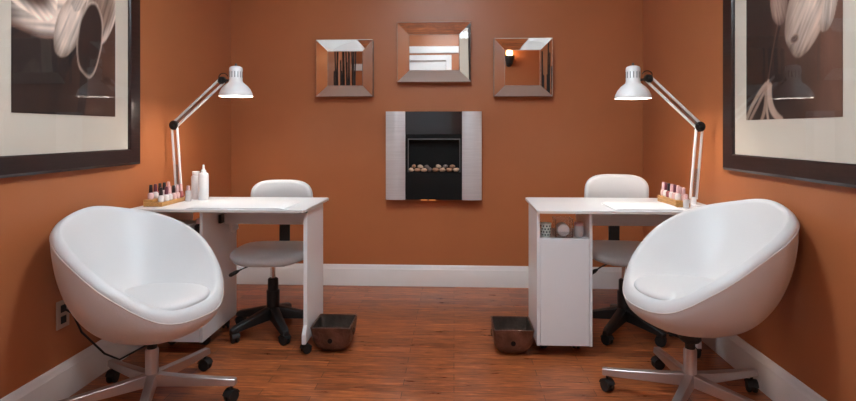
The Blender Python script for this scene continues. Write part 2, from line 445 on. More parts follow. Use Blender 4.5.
# ------------------------------------------------------------------ mirrors
def mirror(label, cx, cz, W_, H_, bw, tilt=0.0):
    t = thing('wall_mirror', label, 'mirror', (cx, D, cz), 0, 'square-bordered mirrors on the back wall')
    t.rotation_euler = (radians(tilt), 0, 0)
    if tilt: t.location.y = D - sin(radians(abs(tilt))) * H_ / 2 - 0.001
    MB().box(-W_ / 2, W_ / 2, -0.034, -0.001, -H_ / 2, H_ / 2).build('backing', M['mirrorback'], t, bevel=0.002)
    yo, yi = -0.046, -0.038 + 0.0
    yo = -0.070
    o = [(-W_ / 2, yo, -H_ / 2), (W_ / 2, yo, -H_ / 2), (W_ / 2, yo, H_ / 2), (-W_ / 2, yo, H_ / 2)]
    i = [(-W_ / 2 + bw, yi, -H_ / 2 + bw), (W_ / 2 - bw, yi, -H_ / 2 + bw), (W_ / 2 - bw, yi, H_ / 2 - bw), (-W_ / 2 + bw, yi, H_ / 2 - bw)]
    for k in range(4):
        l = (k + 1) % 4
        vs = [o[k], o[l], i[l], i[k]]
        ob = [(p[0], -0.034, p[2]) for p in (o[k], o[l])]; ib = [(p[0], -0.034, p[2]) for p in (i[l], i[k])]
        MB().add(vs + ob + ib, [(0, 1, 2, 3), (4, 7, 6, 5), (0, 4, 5, 1), (1, 5, 6, 2), (2, 6, 7, 3), (3, 7, 4, 0)]).build('mirror_border', M['mirror'], t, smooth=0)
    MB().box(-W_ / 2 + bw, W_ / 2 - bw, yi, -0.034, -H_ / 2 + bw, H_ / 2 - bw).build('mirror_centre', M['mirror'], t, smooth=0)
    for a, b in ((i, 0.0022), (o, 0.0026)):
        for k in range(4):
            l = (k + 1) % 4
            MB().tube([Vector(a[k]) + Vector((0, -0.0005, 0)), Vector(a[l]) + Vector((0, -0.0005, 0))], b, 6).build('mirror_bead', M['mirroredge'], t)
mirror('square mirror with mirrored border, left of the wide middle mirror', -0.806, 1.613, 0.420, 0.415, 0.080, 0.0)
mirror('wide mirror with mirrored border, hung directly above the fireplace', -0.146, 1.727, 0.538, 0.432, 0.086, 1.6)
mirror('square mirror with mirrored border, right of the wide middle mirror', 0.501, 1.612, 0.420, 0.420, 0.080, 0.0)

# ------------------------------------------------------------------ wall fireplace
fx0, fx1, fz0, fz1 = -0.496, 0.200, 0.650, 1.292
t = thing('wall_fireplace', 'steel-sided electric fireplace with a black front hung on the back wall', 'fireplace', ((fx0 + fx1) / 2, D, fz0))
Wf, Hf = fx1 - fx0, fz1 - fz0
sp = 0.142
YB, YF = -0.001, -0.095
ox0, ox1, oz0, oz1 = -Wf / 2 + sp + 0.018, Wf / 2 - sp - 0.012, 0.200, 0.445
for s_ in (-1, 1):
    pts = []
    x0, x1 = sorted((s_ * Wf / 2, s_ * (Wf / 2 - sp)))
    n = 10
    outl = [(x0, YB)] + [(x0 + (x1 - x0) * k / n, YF - 0.010 * sin(pi * k / n)) for k in range(n + 1)] + [(x1, YB)]
    MB().loft([[(x, y, 0) for x, y in outl], [(x, y, Hf) for x, y in outl]]).build('steel_side', M['steel'], t, bevel=0.001)
xi0, xi1 = -Wf / 2 + sp, Wf / 2 - sp
mb = MB()
mb.box(xi0, xi1, YF + 0.006, YF + 0.012, oz1 + 0.03, Hf)
mb.build('upper_glass', M['glassblack'], t, bevel=0.001)
mb = MB()
mb.box(xi0, ox0, YF + 0.010, YB, 0, oz1); mb.box(ox1, xi1, YF + 0.010, YB, 0, oz1); mb.box(ox0, ox1, YF + 0.010, YB, 0, oz0); mb.box(xi0, xi1, YF + 0.013, YB, oz1, Hf - 0.002)
mb.box(ox0, ox1, YB - 0.006, YB, oz0, oz1)
mb.build('firebox', M['blackmatte'], t, smooth=0)
mb = MB()
yl = YF + 0.008
mb.box(ox0, ox1, yl - 0.002, yl + 0.001, oz1 - 0.008, oz1); mb.box(ox0, ox0 + 0.006, yl - 0.002, yl + 0.001, oz0, oz1 - 0.008); mb.box(ox1 - 0.006, ox1, yl - 0.002, yl + 0.001, oz0, oz1 - 0.008)
mb.build('inner_trim', M['greymetal'], t, smooth=0)
mb = MB()
for cx in (-0.07, -0.01): mb.box(cx - 0.024, cx + 0.024, YF + 0.02, YF + 0.05, -0.005, 0.0)
mb.build('ember_reflection', M['ember'], t, bevel=0.002)  # orange ember reflection put in as small glowing blocks
rnd = random.Random(3)
peb_proto = []
cxF = (fx0 + fx1) / 2
def pebble_mesh(seed):
    mb = MB(); mb.ball((0, 0, 0), 1.0, n=14, m=9)
    for k, p in enumerate(mb.v):
        q = p + Vector((seed, 0, 0)); mb.v[k] = p * (1 + 0.22 * noise.noise(q * 1.1))
    return mb
k = 0
xx = ox0 + 0.004
while xx < ox1 - 0.036:
    wv = rnd.uniform(0.034, 0.052); hv = rnd.uniform(0.026, 0.036); dv = rnd.uniform(0.034, 0.045)
    m_ = (M['stone1'], M['stone2'], M['stone1'], M['stone3'], M['stone2'])[k % 5]
    sc = Vector((wv / 2, dv / 2, hv / 2))
    mb = pebble_mesh(k * 3.7)
    mb.v = [Vector((p.x * sc.x, p.y * sc.y, p.z * sc.z)) for p in mb.v]
    zlow = min(p.z for p in mb.v)
    o = mb.build('pebble', m_)
    o.location = (cxF + xx + wv / 2, D + YF + 0.036 + rnd.uniform(-0.003, 0.003), fz0 + oz0 - zlow)
    o.rotation_euler = (0, 0, rnd.uniform(-0.2, 0.2))
    tag(o, 'smooth pebble in the front row inside the fireplace opening', 'pebble', 'front row of fireplace pebbles')
    # a stone of the upper row leans between
    if k % 4 != 3:
        w2 = wv * 0.85
        mb = pebble_mesh(k * 5.1 + 40)
        mb.v = [Vector((p.x * w2 / 2, p.y * 0.014, p.z * 0.013)) for p in mb.v]
        o = mb.build('pebble', (M['stone2'], M['stone1'], M['stone3'])[k % 3])
        o.location = (cxF + xx + wv * 0.95, D + YF + 0.058, fz0 + oz0 + hv + 0.010)
        o.rotation_euler = (0.3, rnd.uniform(-0.35, 0.35), rnd.uniform(-0.4, 0.4))
        tag(o, 'smooth pebble lying on top of the front row in the fireplace', 'pebble', 'upper fireplace pebbles')
    xx += wv * 1.02
    k += 1

# ------------------------------------------------------------------ casters
def caster(parent, x, y, ang, r=0.025, z=0.0, stem=0.02):
    T = T3(x, y, z) @ rotz(ang)
    mb = MB()
    for s_ in (-1, 1):
        mb.lathe([(r * 0.55, 0), (r * 0.93, 0.001), (r, 0.004), (r, 0.012), (r * 0.93, 0.015), (r * 0.4, 0.016)], 20, T=T @ align((0, s_ * 0.004 if s_ > 0 else -0.020, r), (0, 1, 0)))
    mb.box(-r * 0.5, r * 0.5, -0.004, 0.004, r * 0.6, r * 1.9, T=T)
    mb.tube([(0, 0, r * 1.6), (0, 0, 2 * r + stem)], 0.006, 8, T=T)
    # hood
    hood = []
    for k in range(9):
        a = radians(20 + 150 * k / 8)
        hood.append((cos(a) * (r + 0.003), r + sin(a) * (r + 0.003)))
    rr = [[(a, -0.021, b) for a, b in hood] + [(a * 0.9, -0.021, r + (b - r) * 0.9) for a, b in reversed(hood)], [(a, 0.021, b) for a, b in hood] + [(a * 0.9, 0.021, r + (b - r) * 0.9) for a, b in reversed(hood)]]
    mb.loft(rr, T=T)
    return mb.build('caster', M['rubber'], parent)

# ------------------------------------------------------------------ tub chairs
def interp(tab, a):
    a = abs(a)
    for (a0, v0), (a1, v1) in zip(tab, tab[1:]):
        if a <= a1:
            t_ = (a - a0) / (a1 - a0)
            t_ = t_ * t_ * (3 - 2 * t_) * 0.5 + t_ * 0.5
            return v0 + (v1 - v0) * t_
    return tab[-1][1]
RIMZ = [(0, .410), (30, .428), (60, .535), (90, .655), (120, .730), (150, .770), (180, .795)]
LIP = [(0, .050), (40, .046), (90, .030), (180, .030)]
def spl(tab, a):
    a = abs(a)
    n = len(tab)
    for i in range(n - 1):
        if a <= tab[i + 1][0]:
            x0, y0 = tab[i]; x1, y1 = tab[i + 1]
            m0 = 0 if i == 0 else (y1 - tab[i - 1][1]) / (x1 - tab[i - 1][0])
            m1 = 0 if i == n - 2 else (tab[i + 2][1] - y0) / (tab[i + 2][0] - x0)
            h = x1 - x0; q = (a - x0) / h
            return (2*q**3 - 3*q*q + 1) * y0 + (q**3 - 2*q*q + q) * h * m0 + (3*q*q - 2*q**3) * y1 + (q**3 - q*q) * h * m1
    return tab[-1][1]
def tub_chair(label, loc, face, legs0, group, off, dz):
    """the seat faces angle `face`; first of five legs at angle legs0 (degrees)"""
    t = thing('tub_chair', label, 'chair', loc, 0, group)
    F = T3(off[0], off[1], dz) @ rotz(radians(face))
    NP = 90
    ph = [-180 + 360 * k / NP for k in range(NP)]
    ZB = 0.290
    R = 0.322
    def rz(p): return R, spl(RIMZ, p)
    def P(p, r, z): return Vector((r * cos(radians(p)), r * sin(radians(p)), z))
    rings = []
    NS = 26
    for j in range(NS + 1):
        a = pi / 2 * j / NS
        ring = []
        for p in ph:
            R_, Z = rz(p)
            rr = max(0.012, R_ * sin(a) ** 0.80)
            zz = ZB + (Z - ZB) * (1 - max(0.0, cos(a)) ** 1.05)
            ring.append(P(p, rr, zz))
        rings.append(ring)
    MB().loft(rings, True, False, T=F).build('shell', M['shell'], t, smooth=70)
    rings = []
    for j in range(13):
        a = pi * 0.5 * j / 12
        ring = []
        for p in ph:
            R_, Z = rz(p)
            lp = spl(LIP, p)
            ring.append(P(p, R_ - 0.034 + 0.034 * cos(a), Z + lp * sin(a)))
        rings.append(ring)
    NI = 30
    last = rings[-1]
    for j in range(1, NI + 1):
        u = 1 - j / NI
        ring = []
        for k, p in enumerate(ph):
            r0 = sqrt(last[k].x ** 2 + last[k].y ** 2); z0 = last[k].z
            zs = 0.468
            ring.append(P(p, max(0.006, r0 * u ** 0.95), zs + (z0 - zs) * (u - 0.028 * sin(pi * min(1, u * 1.0))) ** 1.5 if u > 0.03 else zs))
        rings.append(ring)
    MB().loft(rings, False, True, T=F).build('inner_padding', M['leather'], t, smooth=80)
    rings = []
    for j in range(17):
        a = -pi / 2 + pi * j / 16
        ring = []
        for k in range(64):
            b = 2 * pi * k / 64
            cr = abs(cos(a)) ** 0.5
            x = 0.098 + 0.200 * cr * cos(b); y = 0.222 * cr * sin(b)
            z = 0.468 + 0.028 * (1 if sin(a) > 0 else -1) * abs(sin(a)) ** 0.85 - 0.03 * max(0, x - 0.1)
            ring.append((x, y, z))
        rings.append(ring)
    MB().loft(rings, T=F @ rotz(radians(-16 if face < 0 else 16))).build('seat_cushion', M['leather'], t, smooth=80)
    mb = MB()
    rings = []
    for p in ph:
        R_, Z = rz(p)
        rings.append([P(p, R_ + 0.0003 + 0.0026 * cos(2 * pi * q / 6), Z + 0.0026 * sin(2 * pi * q / 6)) for q in range(6)])
    mb.loft(rings, closed=True, T=F)
    for p in (-128, 128):
        pts = []
        for j in range(6, NS + 1):
            a = pi / 2 * j / NS
            R_, Z = rz(p)
            pts.append(P(p, R_ * sin(a) ** 0.80 + 0.0003, ZB + (Z - ZB) * (1 - max(0.0, cos(a)) ** 1.05)))
        mb.tube(pts, 0.0018, 6, T=F)
    mb.build('piping', M['piping'], t)
    # column
    MB().lathe([(0.036, 0.262), (0.044, 0.272), (0.044, 0.310)], T=None).build('seat_plate', M['black'], t)
    MB().lathe([(0.020, 0.225), (0.020, 0.265)]).build('gas_lift', M['rubber'], t)
    MB().lathe([(0.034, 0.075), (0.034, 0.095), (0.0265, 0.110), (0.0265, 0.225), (0.023, 0.232)]).build('column', M['silver'], t)
    for k in range(5):
        a = radians(legs0 + 72 * k)
        T = rotz(a)
        L = 0.355
        rings = []
        for x, hw, z0, z1 in ((0.018, 0.023, 0.078, 0.128), (0.10, 0.021, 0.076, 0.119), (0.25, 0.019, 0.074, 0.107), (L - 0.006, 0.018, 0.073, 0.101), (L, 0.015, 0.075, 0.098)):
            rings.append([(x, -hw, z0), (x, hw, z0), (x, hw * 0.8, z1), (x, -hw * 0.8, z1)])
        lg = MB().loft(rings, T=T).build('leg', M['silver'], t, bevel=0.003)
        caster(lg, (L - 0.022) * cos(a), (L - 0.022) * sin(a), a + radians(60 + 35 * k), 0.027, 0.0, 0.024)
    # height lever
    T = rotz(radians(face + (70 if face < 0 else -70)))
    MB().tube([(0.03, 0, 0.262), (0.10, 0, 0.262), (0.15, 0, 0.258)], 0.004, 8, T=T).build('height_lever', M['black'], t)
    return t
tub_chair('white leather tub chair on a silver swivel base before the left desk', (-1.277, 2.27, 0), -18, 4, 'white tub chairs', (-0.042, 0.0), -0.008)
tub_chair('white leather tub chair on a silver swivel base before the right desk', (0.997, 2.375, 0), 194, 20, 'white tub chairs', (0.046, -0.04), 0.035)

# ------------------------------------------------------------------ nail desks
DZ = 0.754
def desk(label, px, tx0, tx1, Y0, dep, pd):
    """px: left edge of the pedestal; tx0..tx1: the top"""
    t = thing('nail_desk', label, 'desk', (px, Y0, 0), 0, 'white nail desks')
    a, b = tx0 - px, tx1 - px
    pw = 0.278
    th = 0.014
    top = [(a + 0.006, 0.018), (a + 0.02, 0.002), (a + 0.05, 0), (b - 0.04, 0), (b - 0.012, 0.006), (b, 0.022), (b + 0.008, dep - 0.02), (b - 0.006, dep), (a + 0.03, dep), (a + 0.016, dep - 0.02)]
    MB().prism(top, DZ - th, DZ - 0.0035).build('top_edging', M['edge'], t, smooth=20)
    MB().prism(top, DZ - 0.0035, DZ).build('desk_top', M['laminate'], t, smooth=20)
    z0, z1 = 0.062, DZ - th
    y0, y1 = 0.055, pd
    p = 0.015
    sh = z1 - 0.135
    MB().box(0, p, y0, y1, z0, z1).build('side_panel', M['laminate'], t, bevel=0.001)
    MB().box(pw - p, pw, y0, y1, z0, z1).build('side_panel', M['laminate'], t, bevel=0.001)
    MB().box(p, pw - p, y0 + 0.01, y1, z0, z0 + p).build('bottom_panel', M['laminate'], t, smooth=0)
    MB().box(p, pw - p, y0 + 0.018, y1, sh - p, sh).build('shelf', M['laminate'], t, smooth=0)
    MB().box(p, pw - p, y1 - 0.012, y1 - 0.002, z0 + p, sh - p).build('back_panel', M['laminate'], t, smooth=0)
    d = MB().box(p + 0.002, pw - p - 0.002, y0 - 0.002, y0 + 0.015, z0 + 0.002, sh - 0.002).build('door', M['laminate'], t, bevel=0.0015)
    # far leg panel with a foot that steps forward
    lx1 = 0.815; lx0 = lx1 - 0.020
    out = [(0.085, z1), (0.085, 0.150), (0.052, 0.110), (0.052, 0.062), (0.43, 0.062), (0.43, z1)]
    MB().loft([[(lx0, y, z) for y, z in out], [(lx1, y, z) for y, z in out]]).build('leg_panel', M['laminate'], t, bevel=0.001)
    MB().box(pw + 0.0, lx0, 0.335, 0.353, 0.625, z1).build('rail', M['laminate'], t, bevel=0.001)
    MB().box(pw, pw + 0.016, 0.245, 0.290, 0.642, 0.690).build('bracket', M['black'], t, bevel=0.002)
    MB().box(pw, pw + 0.018, 0.07, 0.09, z1 - 0.010, z1).build('bracket', M['black'], t, bevel=0.002)
    MB().box(lx0 + 0.004, lx1 + 0.004, 0.066, 0.0845, z1 - 0.010, z1).build('bracket', M['black'], t, bevel=0.002)
    for x, y, an in ((0.05, 0.19, 0.4), (pw - 0.05, 0.19, 1.2), (0.04, y1 - 0.06, 0.2), (pw - 0.04, y1 - 0.06, 2.0), (lx0 + 0.01, 0.10, 0.7), (lx0 + 0.01, 0.39, 1.6)):
        q = x > 0.5
        caster(t, x, y, an, 0.024, 0.0, 0.014)
    return t
desk('white nail desk on casters against the left wall', -1.570, -1.660, -0.748, 2.715, 0.53, 0.50)
desk('white nail desk on casters against the right wall', 0.420, 0.408, 1.350, 2.755, 0.56, 0.37)

# folded towels on the desk tops
def towel(label, x0, x1, y0, y1, h):
    mb = MB()
    rings = []
    nx = 24
    for i in range(nx + 1):
        u = i / nx
        x = x0 + (x1 - x0) * u
        e = min(1, min(u, 1 - u) * 14)
        hh = h * (0.35 + 0.65 * sqrt(e)) * (1 + 0.12 * sin(u * 9) * 0.5)
        ring = [(x, y0, 0), (x, y0 - 0.002, hh * 0.5), (x, y0 + 0.008, hh * 0.95), (x, (y0 + y1) / 2, hh * 1.05), (x, y1 - 0.008, hh * 0.95), (x, y1 + 0.002, hh * 0.5), (x, y1, 0)]
        rings.append([(a, b, DZ + 0.0005 + c) for a, b, c in ring])
    o = mb.loft(rings).build('towel', M['towel'], smooth=50)
    return tag(o, label, 'towel', 'white towels on the desks')
towel('folded white towel lying flat on the left desk top', -1.36, -0.85, 2.725, 3.02, 0.014)
towel('folded white towel lying flat on the right desk top', 0.80, 1.135, 2.775, 3.02, 0.014)
# cloth hanging behind the left pedestal
mb = MB()
rings = []
for i in range(9):
    x = -1.285 + 0.055 * i / 8
    y = 3.078 + 0.006 * sin(i * 1.3)
    zb = 0.568 + 0.010 * sin(i * 1.1) + 0.02 * (i / 8)
    rings.append([(x, y, 0.63), (x, y + 0.004, 0.63), (x + 0.006, y + 0.005, zb), (x + 0.006, y, zb)])
tag(mb.loft(rings).build('cleaning_cloth', M['towel'], smooth=60), 'small white cloth hanging from the rail under the left desk', 'cloth')

# ------------------------------------------------------------------ task chairs
def task_chair(label, loc, rz_, leg0, dz=0.0, bz=0.0):
    t = thing('task_chair', label, 'chair', loc, rz_, 'white task chairs behind the desks')   # sitter faces -y
    # seat: rounded slab with a waterfall front
    def slab(out, zs, z):  # stack of scaled outlines
        return [[(x * s_, y * s_, z + q) for x, y in out] for s_, q in zs]
    out = []
    for k in range(56):
        a = 2 * pi * k / 56
        ex = 2.0 / 3.2
        x = 0.222 * math.copysign(abs(cos(a)) ** ex, cos(a)); y = 0.205 * math.copysign(abs(sin(a)) ** ex, sin(a))
        out.append((x, y))
    def dish(x, y): return 0.010 * (x / 0.22) ** 2 - 0.020 * max(0, (-y - 0.09) / 0.12) ** 2 + 0.014 * max(0, (y - 0.05) / 0.15) ** 2
    zs = [(0.80, -0.024), (0.90, -0.023), (0.97, -0.017), (1.0, -0.005), (0.99, 0.008), (0.955, 0.018), (0.90, 0.022), (0.7, 0.022), (0.4, 0.020), (0.1, 0.019)]
    rings = [[(x, y, z + 0.455 + dz + dish(x, y)) for (x, y, z) in r] for r in slab(out, zs, 0)]
    MB().loft(rings).build('seat', M['leather'], t, smooth=60)
    MB().box(-0.09, 0.09, -0.08, 0.10, 0.395 + dz, 0.43 + dz).build('seat_mechanism', M['black'], t, bevel=0.01)
    # back rest
    bo = []
    for k in range(60):
        a = 2 * pi * k / 60
        ex = 2.0 / 3.4
        bo.append((0.190 * math.copysign(abs(cos(a)) ** ex, cos(a)), 0.130 * math.copysign(abs(sin(a)) ** ex, sin(a))))
    rings = []
    for s_, q in ((0.85, 0.026), (0.96, 0.022), (1.0, 0.008), (0.99, -0.006), (0.95, -0.018), (0.85, -0.022), (0.5, -0.020), (0.08, -0.019)):
        rings.append([(x * s_, 0.225 + q - 0.9 * (x * s_) ** 2 - 0.15 * (z * s_) + 0.02 * 0, 0.730 + dz + bz + z * s_) for x, z in bo])
    MB().loft(rings).build('backrest', M['leather'], t, smooth=60)
    # back bar
    pts = [(0, 0.05, 0.398 + dz), (0, 0.18, 0.398 + dz), (0, 0.235, 0.410 + dz), (0, 0.262, 0.45 + dz), (0, 0.262, 0.60 + dz), (0, 0.245, 0.72 + dz + bz)]
    rings = []
    for i, p in enumerate(pts):
        p = Vector(p); d = (Vector(pts[min(i + 1, len(pts) - 1)]) - Vector(pts[max(i - 1, 0)])).normalized()
        nrm = Vector((1, 0, 0)).cross(d)
        rings.append([p + Vector((0.033, 0, 0)) + nrm * 0.006, p + Vector((-0.033, 0, 0)) + nrm * 0.006, p + Vector((-0.033, 0, 0)) - nrm * 0.006, p + Vector((0.033, 0, 0)) - nrm * 0.006])
    MB().loft(rings).build('back_bar', M['black'], t, bevel=0.003)
    MB().lathe([(0.014, 0.28), (0.014, 0.395 + dz)]).build('gas_lift', M['chrome'], t)
    MB().lathe([(0.034, 0.075), (0.036, 0.10), (0.037, 0.235), (0.030, 0.240), (0.029, 0.300), (0.022, 0.306)]).build('column', M['black'], t)
    # lever on the sitter's right
    lv = MB().tube([(-0.05, -0.03, 0.400 + dz), (-0.10, -0.05, 0.402 + dz), (-0.15, -0.08, 0.385 + dz), (-0.175, -0.095, 0.372 + dz)], 0.004, 8).build('height_lever', M['black'], t)
    MB().tube([(-0.165, -0.09, 0.377 + dz), (-0.18, -0.098, 0.370 + dz), (-0.205, -0.112, 0.358 + dz), (-0.212, -0.116, 0.354 + dz)], [0.006, 0.011, 0.011, 0.006], 10).build('lever_grip', M['black'], lv)
    for k in range(5):
        a = radians(leg0 + 72 * k)
        T = rotz(a)
        rings = []
        for x, hw, z0, z1 in ((0.015, 0.030, 0.078, 0.150), (0.07, 0.028, 0.074, 0.136), (0.16, 0.026, 0.066, 0.110), (0.235, 0.024, 0.058, 0.092), (0.262, 0.018, 0.056, 0.078)):
            rings.append([(x, -hw, z0), (x, hw, z0), (x, hw * 0.85, z1 - 0.006), (x, hw * 0.4, z1), (x, -hw * 0.4, z1), (x, -hw * 0.85, z1 - 0.006)])
        lg = MB().loft(rings, T=T).build('leg', M['black'], t, bevel=0.003)
        caster(lg, 0.238 * cos(a), 0.238 * sin(a), a + 0.5 + k, 0.028, 0.0, 0.006)
    return t
task_chair('white padded task chair with black base behind the left desk', (-1.04, 3.12, 0), radians(3), -60, -0.008)
task_chair('white padded task chair with black base behind the right desk', (0.970, 3.19, 0), radians(-4), -52, 0.0, 0.028)

# ------------------------------------------------------------------ foot basins
def basin(label, cx, cy, hs):
    t = thing('foot_basin', label, 'basin', (cx, cy, 0), 0, 'hammered copper basins on the floor')
    def outline(hx, hy, r, z, n=6):
        return [(x, y, z) for x, y in rrect(2 * hx, 2 * hy, r, n)]
    rings = [outline(0.050, 0.052, 0.045, 0.0), outline(0.068, 0.072, 0.045, 0.007), outline(0.084, 0.088, 0.042, 0.026), outline(0.098, 0.102, 0.030, 0.060), outline(0.101, 0.107, 0.018, 0.100), outline(0.103, 0.110, 0.010, 0.135)]
    MB().loft(rings, True, False).build('bowl', M['copper'], t, smooth=50)
    rings = [outline(0.097, 0.104, 0.009, 0.135), outline(0.095, 0.101, 0.016, 0.100), outline(0.091, 0.096, 0.028, 0.060), outline(0.083, 0.087, 0.038, 0.030), outline(0.068, 0.070, 0.045, 0.012), outline(0.03, 0.03, 0.028, 0.008)]
    MB().loft(rings, False, True).build('bowl_lining', M['copperin'], t, smooth=50)
    a = outline(0.1045, 0.1115, 0.010, 0.133); b = outline(0.1045, 0.1115, 0.010, 0.138); c = outline(0.096, 0.103, 0.009, 0.138); d = outline(0.096, 0.103, 0.009, 0.133)
    MB().loft([a, b, c, d], closed=True).build('rim', M['copper'], t, smooth=30)
    MB().lathe([(0.012, 0), (0.017, 0.001), (0.018, 0.005), (0.013, 0.006)], 20, T=align((-0.002, -0.1005, 0.070), (0, -1, 0.10))).build('drain_ring', M['copper'], t)
    MB().lathe([(0.0125, 0), (0.0125, 0.0045)], 20, T=align((-0.002, -0.1025, 0.070), (0, -1, 0.10))).build('drain_hole', M['blackmatte'], t)
    sx = hs * 0.104
    ring = []
    for k in range(17):
        a_ = 2 * pi * k / 16
        ring.append((sx + hs * 0.004, -0.03 + 0.017 * cos(a_), 0.098 + 0.017 * sin(a_)))
    MB().tube(ring, 0.003, 6).build('ring_handle', M['copper'], t)
    return t
basin('square hammered copper basin on the floor beside the left desk leg', -0.635, 2.905, 1)
basin('square hammered copper basin on the floor beside the right desk pedestal', 0.303, 2.915, -1)

# ------------------------------------------------------------------ desk lamps
def desk_lamp(label, base, elbow, joint, shade, mirror_=1, lit=1.0):
    base, elbow, joint, shade = map(Vector, (base, elbow, joint, shade))
    t = thing('desk_lamp', label, 'lamp', base, 0, 'spring-arm desk lamps')
    B = -base
    def L(p): return Vector(p) - base
    e, j, s_ = L(elbow), L(joint), L(shade)
    MB().lathe([(0.040, 0), (0.040, 0.006), (0.018, 0.010), (0.014, 0.040), (0.010, 0.045)]).build('lamp_base', M['lampwhite'], t)
    off = Vector((0.014, 0, 0))
    for n, (p0, p1) in enumerate(((Vector((0, 0, 0.035)), e), (e, j))):
        d = (p1 - p0).normalized()
        side = Vector((-d.z, 0, d.x)).normalized()
        for q in (-1, 1):
            o_ = side * 0.0155 * q
            MB().tube([p0 + o_, p1 + o_], 0.0070, 10).build('lower_arm' if n == 0 else 'upper_arm', M['lampwhite'], t)
    # springs
    def spring(p0, p1, r, turns, nm='spring'):
        d = p1 - p0; u = d.cross(Vector((0, 1, 0))).normalized(); v = d.normalized().cross(u)
        pts = []
        for k in range(turns * 8 + 1):
            a = 2 * pi * k / 8; pts.append(p0 + d * (k / (turns * 8)) + (u * cos(a) + v * sin(a)) * r)
        MB().tube(pts, 0.0014, 5).build(nm, M['greymetal'], t)
    d1 = e - Vector((0, 0, 0.035)); d2 = j - e
    spring(Vector((0.0, -0.004, 0.04)) , Vector((0, 0, 0.035)) + d1 * 0.42 + Vector((0, -0.004, 0)), 0.0055, 20)
    spring(e + d2 * 0.04 + Vector((0, -0.006, 0)), e + d2 * 0.36 + Vector((0, -0.006, 0)), 0.0055, 18)
    MB().tube([e + d2 * 0.36 + Vector((0, -0.006, 0)), e + d2 * 0.58 + Vector((0, -0.004, 0))], 0.0018, 6).build('tension_rod', M['black'], t)
    # elbow plates
    for c, r in ((e, 0.034), (j, 0.027)):
        mb = MB()
        for q in (-0.010, 0.010):
            mb.lathe([(r * 0.55, -0.002), (r * 0.8, -0.001), (r * 0.8, 0.001), (r * 0.55, 0.002)], 18, T=align(c + Vector((0, q, 0)), (0, 1, 0)))
        mb.box(-0.022, 0.022, -0.012, 0.012, -0.010, 0.010, T=Matrix.Translation(c) @ Matrix.Rotation(-math.atan2(d2.z, d2.x), 4, 'Y'))
        mb.tube([c + Vector((0, -0.018, 0)), c + Vector((0, 0.018, 0))], 0.007, 10)
        mb.build('joint', M['black'], t, bevel=0.001)
    # cord loop over the head joint
    loop = []
    for k in range(13):
        a = radians(200 - 190 * k / 12 if mirror_ > 0 else -20 + 190 * k / 12)
        loop.append(j + Vector((0.004 * mirror_ + 0.026 * cos(a), 0.006, 0.020 + 0.022 * sin(a))))
    MB().tube(loop, 0.0028, 6).build('cord', M['black'], t)
    neck = s_ + Vector((0, 0, 0.085))
    MB().tube([j, j * 0.5 + neck * 0.5 + Vector((0, 0, 0.004)), neck + Vector((-0.03 * mirror_, 0, 0))], 0.007, 8).build('neck', M['black'], t)
    # shade: dome plus vented cap
    prof = [(0.094, 0), (0.0945, 0.002), (0.090, 0.020), (0.080, 0.042), (0.064, 0.062), (0.046, 0.076), (0.0385, 0.083), (0.0385, 0.090), (0.0365, 0.092), (0.0375, 0.158), (0.034, 0.168), (0.020, 0.174), (0.004, 0.176)]
    inner = [(max(0.002, r - 0.002), z - (0 if z < 0.01 else 0.002)) for r, z in reversed(prof)]
    sh = MB().lathe(prof + inner, 40, T=Matrix.Translation(s_), cap0=False, cap1=False).build('lamp_shade', M['lampwhite'], t, smooth=50)
    mb = MB()
    for k in range(14):
        a = 2 * pi * k / 14
        T = Matrix.Translation(s_) @ rotz(a)
        mb.box(0.0362, 0.0378, -0.0022, 0.0022, 0.108, 0.142, T=T)
    mb.build('vent_slots', M['greymetal'], sh, smooth=0)
    MB().lathe([(0.006, 0.174), (0.007, 0.186), (0.004, 0.190)], 12, T=Matrix.Translation(s_)).build('switch', M['greymetal'], sh)
    b = MB().lathe([(0.004, 0.008), (0.018, 0.012), (0.029, 0.024), (0.031, 0.034), (0.024, 0.048), (0.014, 0.066), (0.013, 0.09)], 20, T=Matrix.Translation(s_))
    b.build('bulb', M['bulb'], t)
    MB().lathe([(0.016, 0.080), (0.018, 0.12), (0.018, 0.150)], 16, T=Matrix.Translation(s_)).build('socket', M['lampwhite'], t)
    return t
desk_lamp('white spring-arm desk lamp on the left desk, head turned right', (-1.600, 3.13, DZ), (-1.627, 3.13, 1.184), (-1.330, 3.10, 1.440), (-1.250, 3.10, 1.348), 1, 5.0)
desk_lamp('white spring-arm desk lamp on the right desk, head turned left', (1.270, 2.985, DZ), (1.300, 2.98, 1.173), (1.030, 2.97, 1.428), (0.950, 2.97, 1.322), -1, 3.0)

# ------------------------------------------------------------------ things on the desks
def rack(label, x0, x1, y0, y1, h):
    o = MB()
    o.box(x0, x1, y0, y1, DZ + 0.0005, DZ + h)
    o.box(x0, x0 + 0.5 * (x1 - x0), y0, y1, DZ + h, DZ + h + 0.014)
    return tag(o.build('polish_rack', M['bamboo'], bevel=0.002), label, 'rack', 'wooden nail polish racks')
rack('honey wooden polish rack on the left desk', -1.622, -1.522, 2.80, 3.080, 0.022)
rack('honey wooden polish rack on the right desk', 1.146, 1.222, 2.905, 3.16, 0.022)

